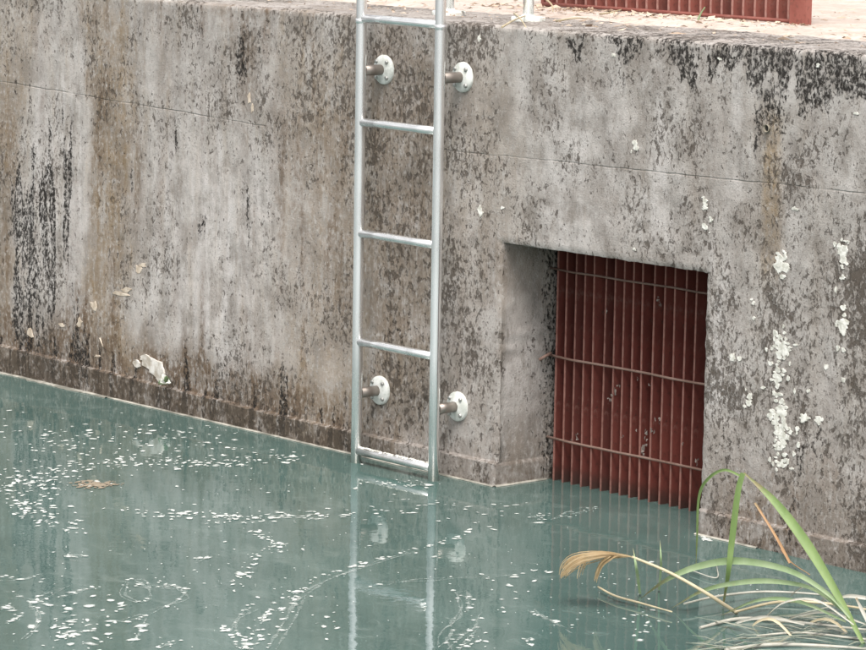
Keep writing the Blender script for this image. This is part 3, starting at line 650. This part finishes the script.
trail(70, [(90, 462), (140, 459), (200, 463), (260, 460)], 4)
trail(90, [(120, 512), (170, 515), (220, 518), (260, 520), (330, 515)], 3)
cloud(90, 45, 482, 24, 11); cloud(60, 60, 440, 30, 9, tilt=.05); cloud(50, 130, 440, 40, 9, tilt=.1); cloud(40, 200, 438, 35, 7, tilt=.15)
trail(22, [(250, 533), (265, 537), (280, 548)], 2); trail(46, [(285, 546), (262, 552), (250, 568), (240, 578), (232, 588)], 2.4)
trail(60, [(300, 592), (278, 612), (262, 632), (250, 650)], 5); trail(26, [(217, 625), (235, 633), (245, 648)], 3)
cloud(60, 66, 628, 13, 10); cloud(16, 105, 610, 12, 14); cloud(14, 38, 600, 16, 14); cloud(10, 100, 640, 10, 8)
trail(60, [(292, 606), (300, 592), (318, 578), (350, 568), (385, 558), (420, 548), (458, 538), (470, 530)], 0.9, (.006, .012), (.5, 1.3))
cloud(34, 405, 484, 22, 2.2, (.008, .016)); cloud(26, 440, 508, 40, 7, (.005, .010), (1, 2.4)); cloud(18, 360, 514, 22, 5, (.005, .010), (1, 2.4)); cloud(10, 500, 512, 20, 8, (.005, .009), (1, 3)); cloud(26, 300, 516, 22, 3, (.006, .010), (1, 3))
cloud(8, 334, 628, 6, 10); cloud(10, 502, 598, 8, 16); cloud(10, 530, 642, 5, 5); cloud(8, 480, 640, 4, 6); cloud(16, 618, 490, 8, 4, (.008, .014)); cloud(8, 648, 610, 9, 8, (.008, .014)); cloud(14, 640, 625, 8, 9); cloud(6, 536, 576, 8, 4)
cloud(9, 709, 539, 4, 1.6, (.010, .018)); cloud(6, 768, 549, 6, 1.5, (.006, .009))
cloud(260, 170, 520, 150, 75, (.003, .010)); cloud(90, 430, 570, 140, 45, (.003, .008)); cloud(50, 620, 590, 80, 30, (.003, .008)); cloud(30, 610, 510, 50, 10, (.002, .006), (1, 3))
ff = MB()
def streak(pts, wpx=1.2, n=26, jit=0.8):
    q = smooth_curve([(u, v, 0) for u, v in pts], n); c = [on_z(t.x+random.gauss(0, jit*.4), t.y+random.gauss(0, jit*.3), 0.0016+random.uniform(0, .0006)) for t in q]; vs = []; k0 = random.random()*9
    for i, p in enumerate(c):
        t = c[min(i+1, n-1)]-c[max(i-1, 0)]; s_ = Vector((-t.y, t.x, 0)).normalized()*(wpx/330)*max(0, .5+1.1*noise.noise((i*.35, k0, 0)))*math.sin(math.pi*(i+.5)/n)**.5
        vs += [p-s_*1.5, p, p+s_*1.5]; ff.al += [0.0, 1.0, 0.0]
    ff.add(vs, [(3*i+k, 3*i+k+1, 3*i+k+4, 3*i+k+3) for i in range(n-1) for k in (0, 1)])
for s_ in ([(292, 604), (304, 592), (335, 577), (380, 562), (418, 551)], [(438, 648), (450, 637), (452, 622), (462, 606), (455, 592)], [(447, 650), (462, 636), (474, 628), (478, 618)], [(468, 612), (470, 600), (466, 590)],
           [(458, 650), (470, 640), (476, 630)], [(123, 578), (138, 582), (150, 592), (145, 602), (126, 595), (128, 582)], [(140, 588), (165, 584), (184, 590), (178, 600), (150, 614)], [(148, 616), (130, 620), (112, 622)],
           [(145, 620), (140, 632), (132, 642)], [(25, 640), (35, 630), (40, 614), (30, 604), (45, 594), (70, 586)], [(0, 607), (15, 610)], [(5, 624), (20, 617)], [(60, 598), (80, 590), (100, 588)], [(65, 557), (85, 556)],
           [(300, 592), (285, 620), (268, 648)], [(250, 604), (238, 618), (230, 632)], [(380, 586), (410, 580), (440, 578), (480, 577), (520, 575)], [(526, 610), (545, 618), (570, 630)], [(160, 648), (175, 640)], [(195, 560), (215, 556)], [(155, 586), (180, 588)],
           [(550, 520), (580, 512), (600, 508)], [(528, 517), (545, 516)], [(0, 575), (20, 580), (40, 574)], [(15, 595), (45, 604), (60, 606)]):
    streak(s_, 2.2)
    for _ in range(1): streak([(u+random.gauss(0, 5), v+random.gauss(0, 2.5)) for u, v in s_], 1.8)
    q = smooth_curve([(u, v, 0) for u, v in s_], 30)
    for _ in range(9): t = random.choice(q); fleck(on_z(t.x+random.gauss(0, 2.5), t.y+random.gauss(0, 1.2)), random.uniform(.005, .012), random.uniform(.4, 1.6), RA+random.gauss(0, .6))
for _ in range(70):
    u, v = random.uniform(0, 560), random.uniform(430, 640); L = random.uniform(4, 26)
    p = on_z(u, v)
    if p.y < -.15: streak([(u-L/2, v), (u, v+random.gauss(0, .6)), (u+L/2, v+random.gauss(0, 1))], .8, 8)
fm.build('foam_flecks', FOAM, kind='stuff', label='white foam flecks drifting over the green water', category='foam')
ff.build('foam_film', FOAM2, kind='stuff', label='thin swirling foam film on the green water', category='foam')
sc = MB()                                                     # scum line where the water meets the concrete
def scum(x0, x1, wd, y0=-0.006):
    n = int((x1-x0)/.012); vs = []
    for i in range(n+1):
        x = x0+(x1-x0)*i/n; w_ = max(0.0008, wd*(.45+.9*noise.noise((x*6, 3, 1))+.4*noise.noise((x*30, 1, 1)))); yy = y0+rough_y(x, 0)
        yy -= .009; vs += [(x, yy+.004, .004), (x, yy-.004-w_, .0035), (x, yy-.006-w_, .0008)]
    sc.add(vs, [(3*i+k, 3*i+k+1, 3*i+k+4, 3*i+k+3) for i in range(n) for k in (0, 1)], True)
scum(-3.2, -1.5, .026); scum(-1.5, -0.2, .0015); scum(-0.2, XL, .002); scum(XR, XR+0.25, .001)
vs = []
for i in range(17):
    y = -.012+i*.0135; w_ = .001+.004*noise.noise((y*30, 1, 7)); vs += [(XL-.004, y, .006), (XL+.007+w_, y, .0035), (XL+.009+w_, y, .0008)]
sc.add(vs, [(3*i+k, 3*i+k+3, 3*i+k+4, 3*i+k+1) for i in range(16) for k in (0, 1)], True)
sc.build('scum_line', flat_mat('scum', (0.16, 0.155, 0.13), (0.42, 0.40, 0.35), 14), kind='stuff', label='pale scum line where the water meets the wall', category='foam')
bb = MB()
for _ in range(150):
    p = on_z(random.gauss(95, 11), random.gauss(485, 1.8)); fleck(p, random.uniform(.002, .006), random.uniform(1, 3), None, bb)
bb.build('plant_crumbs', BROWNBITS, kind='stuff', label='small brown raft of plant crumbs floating among the foam', category='debris')
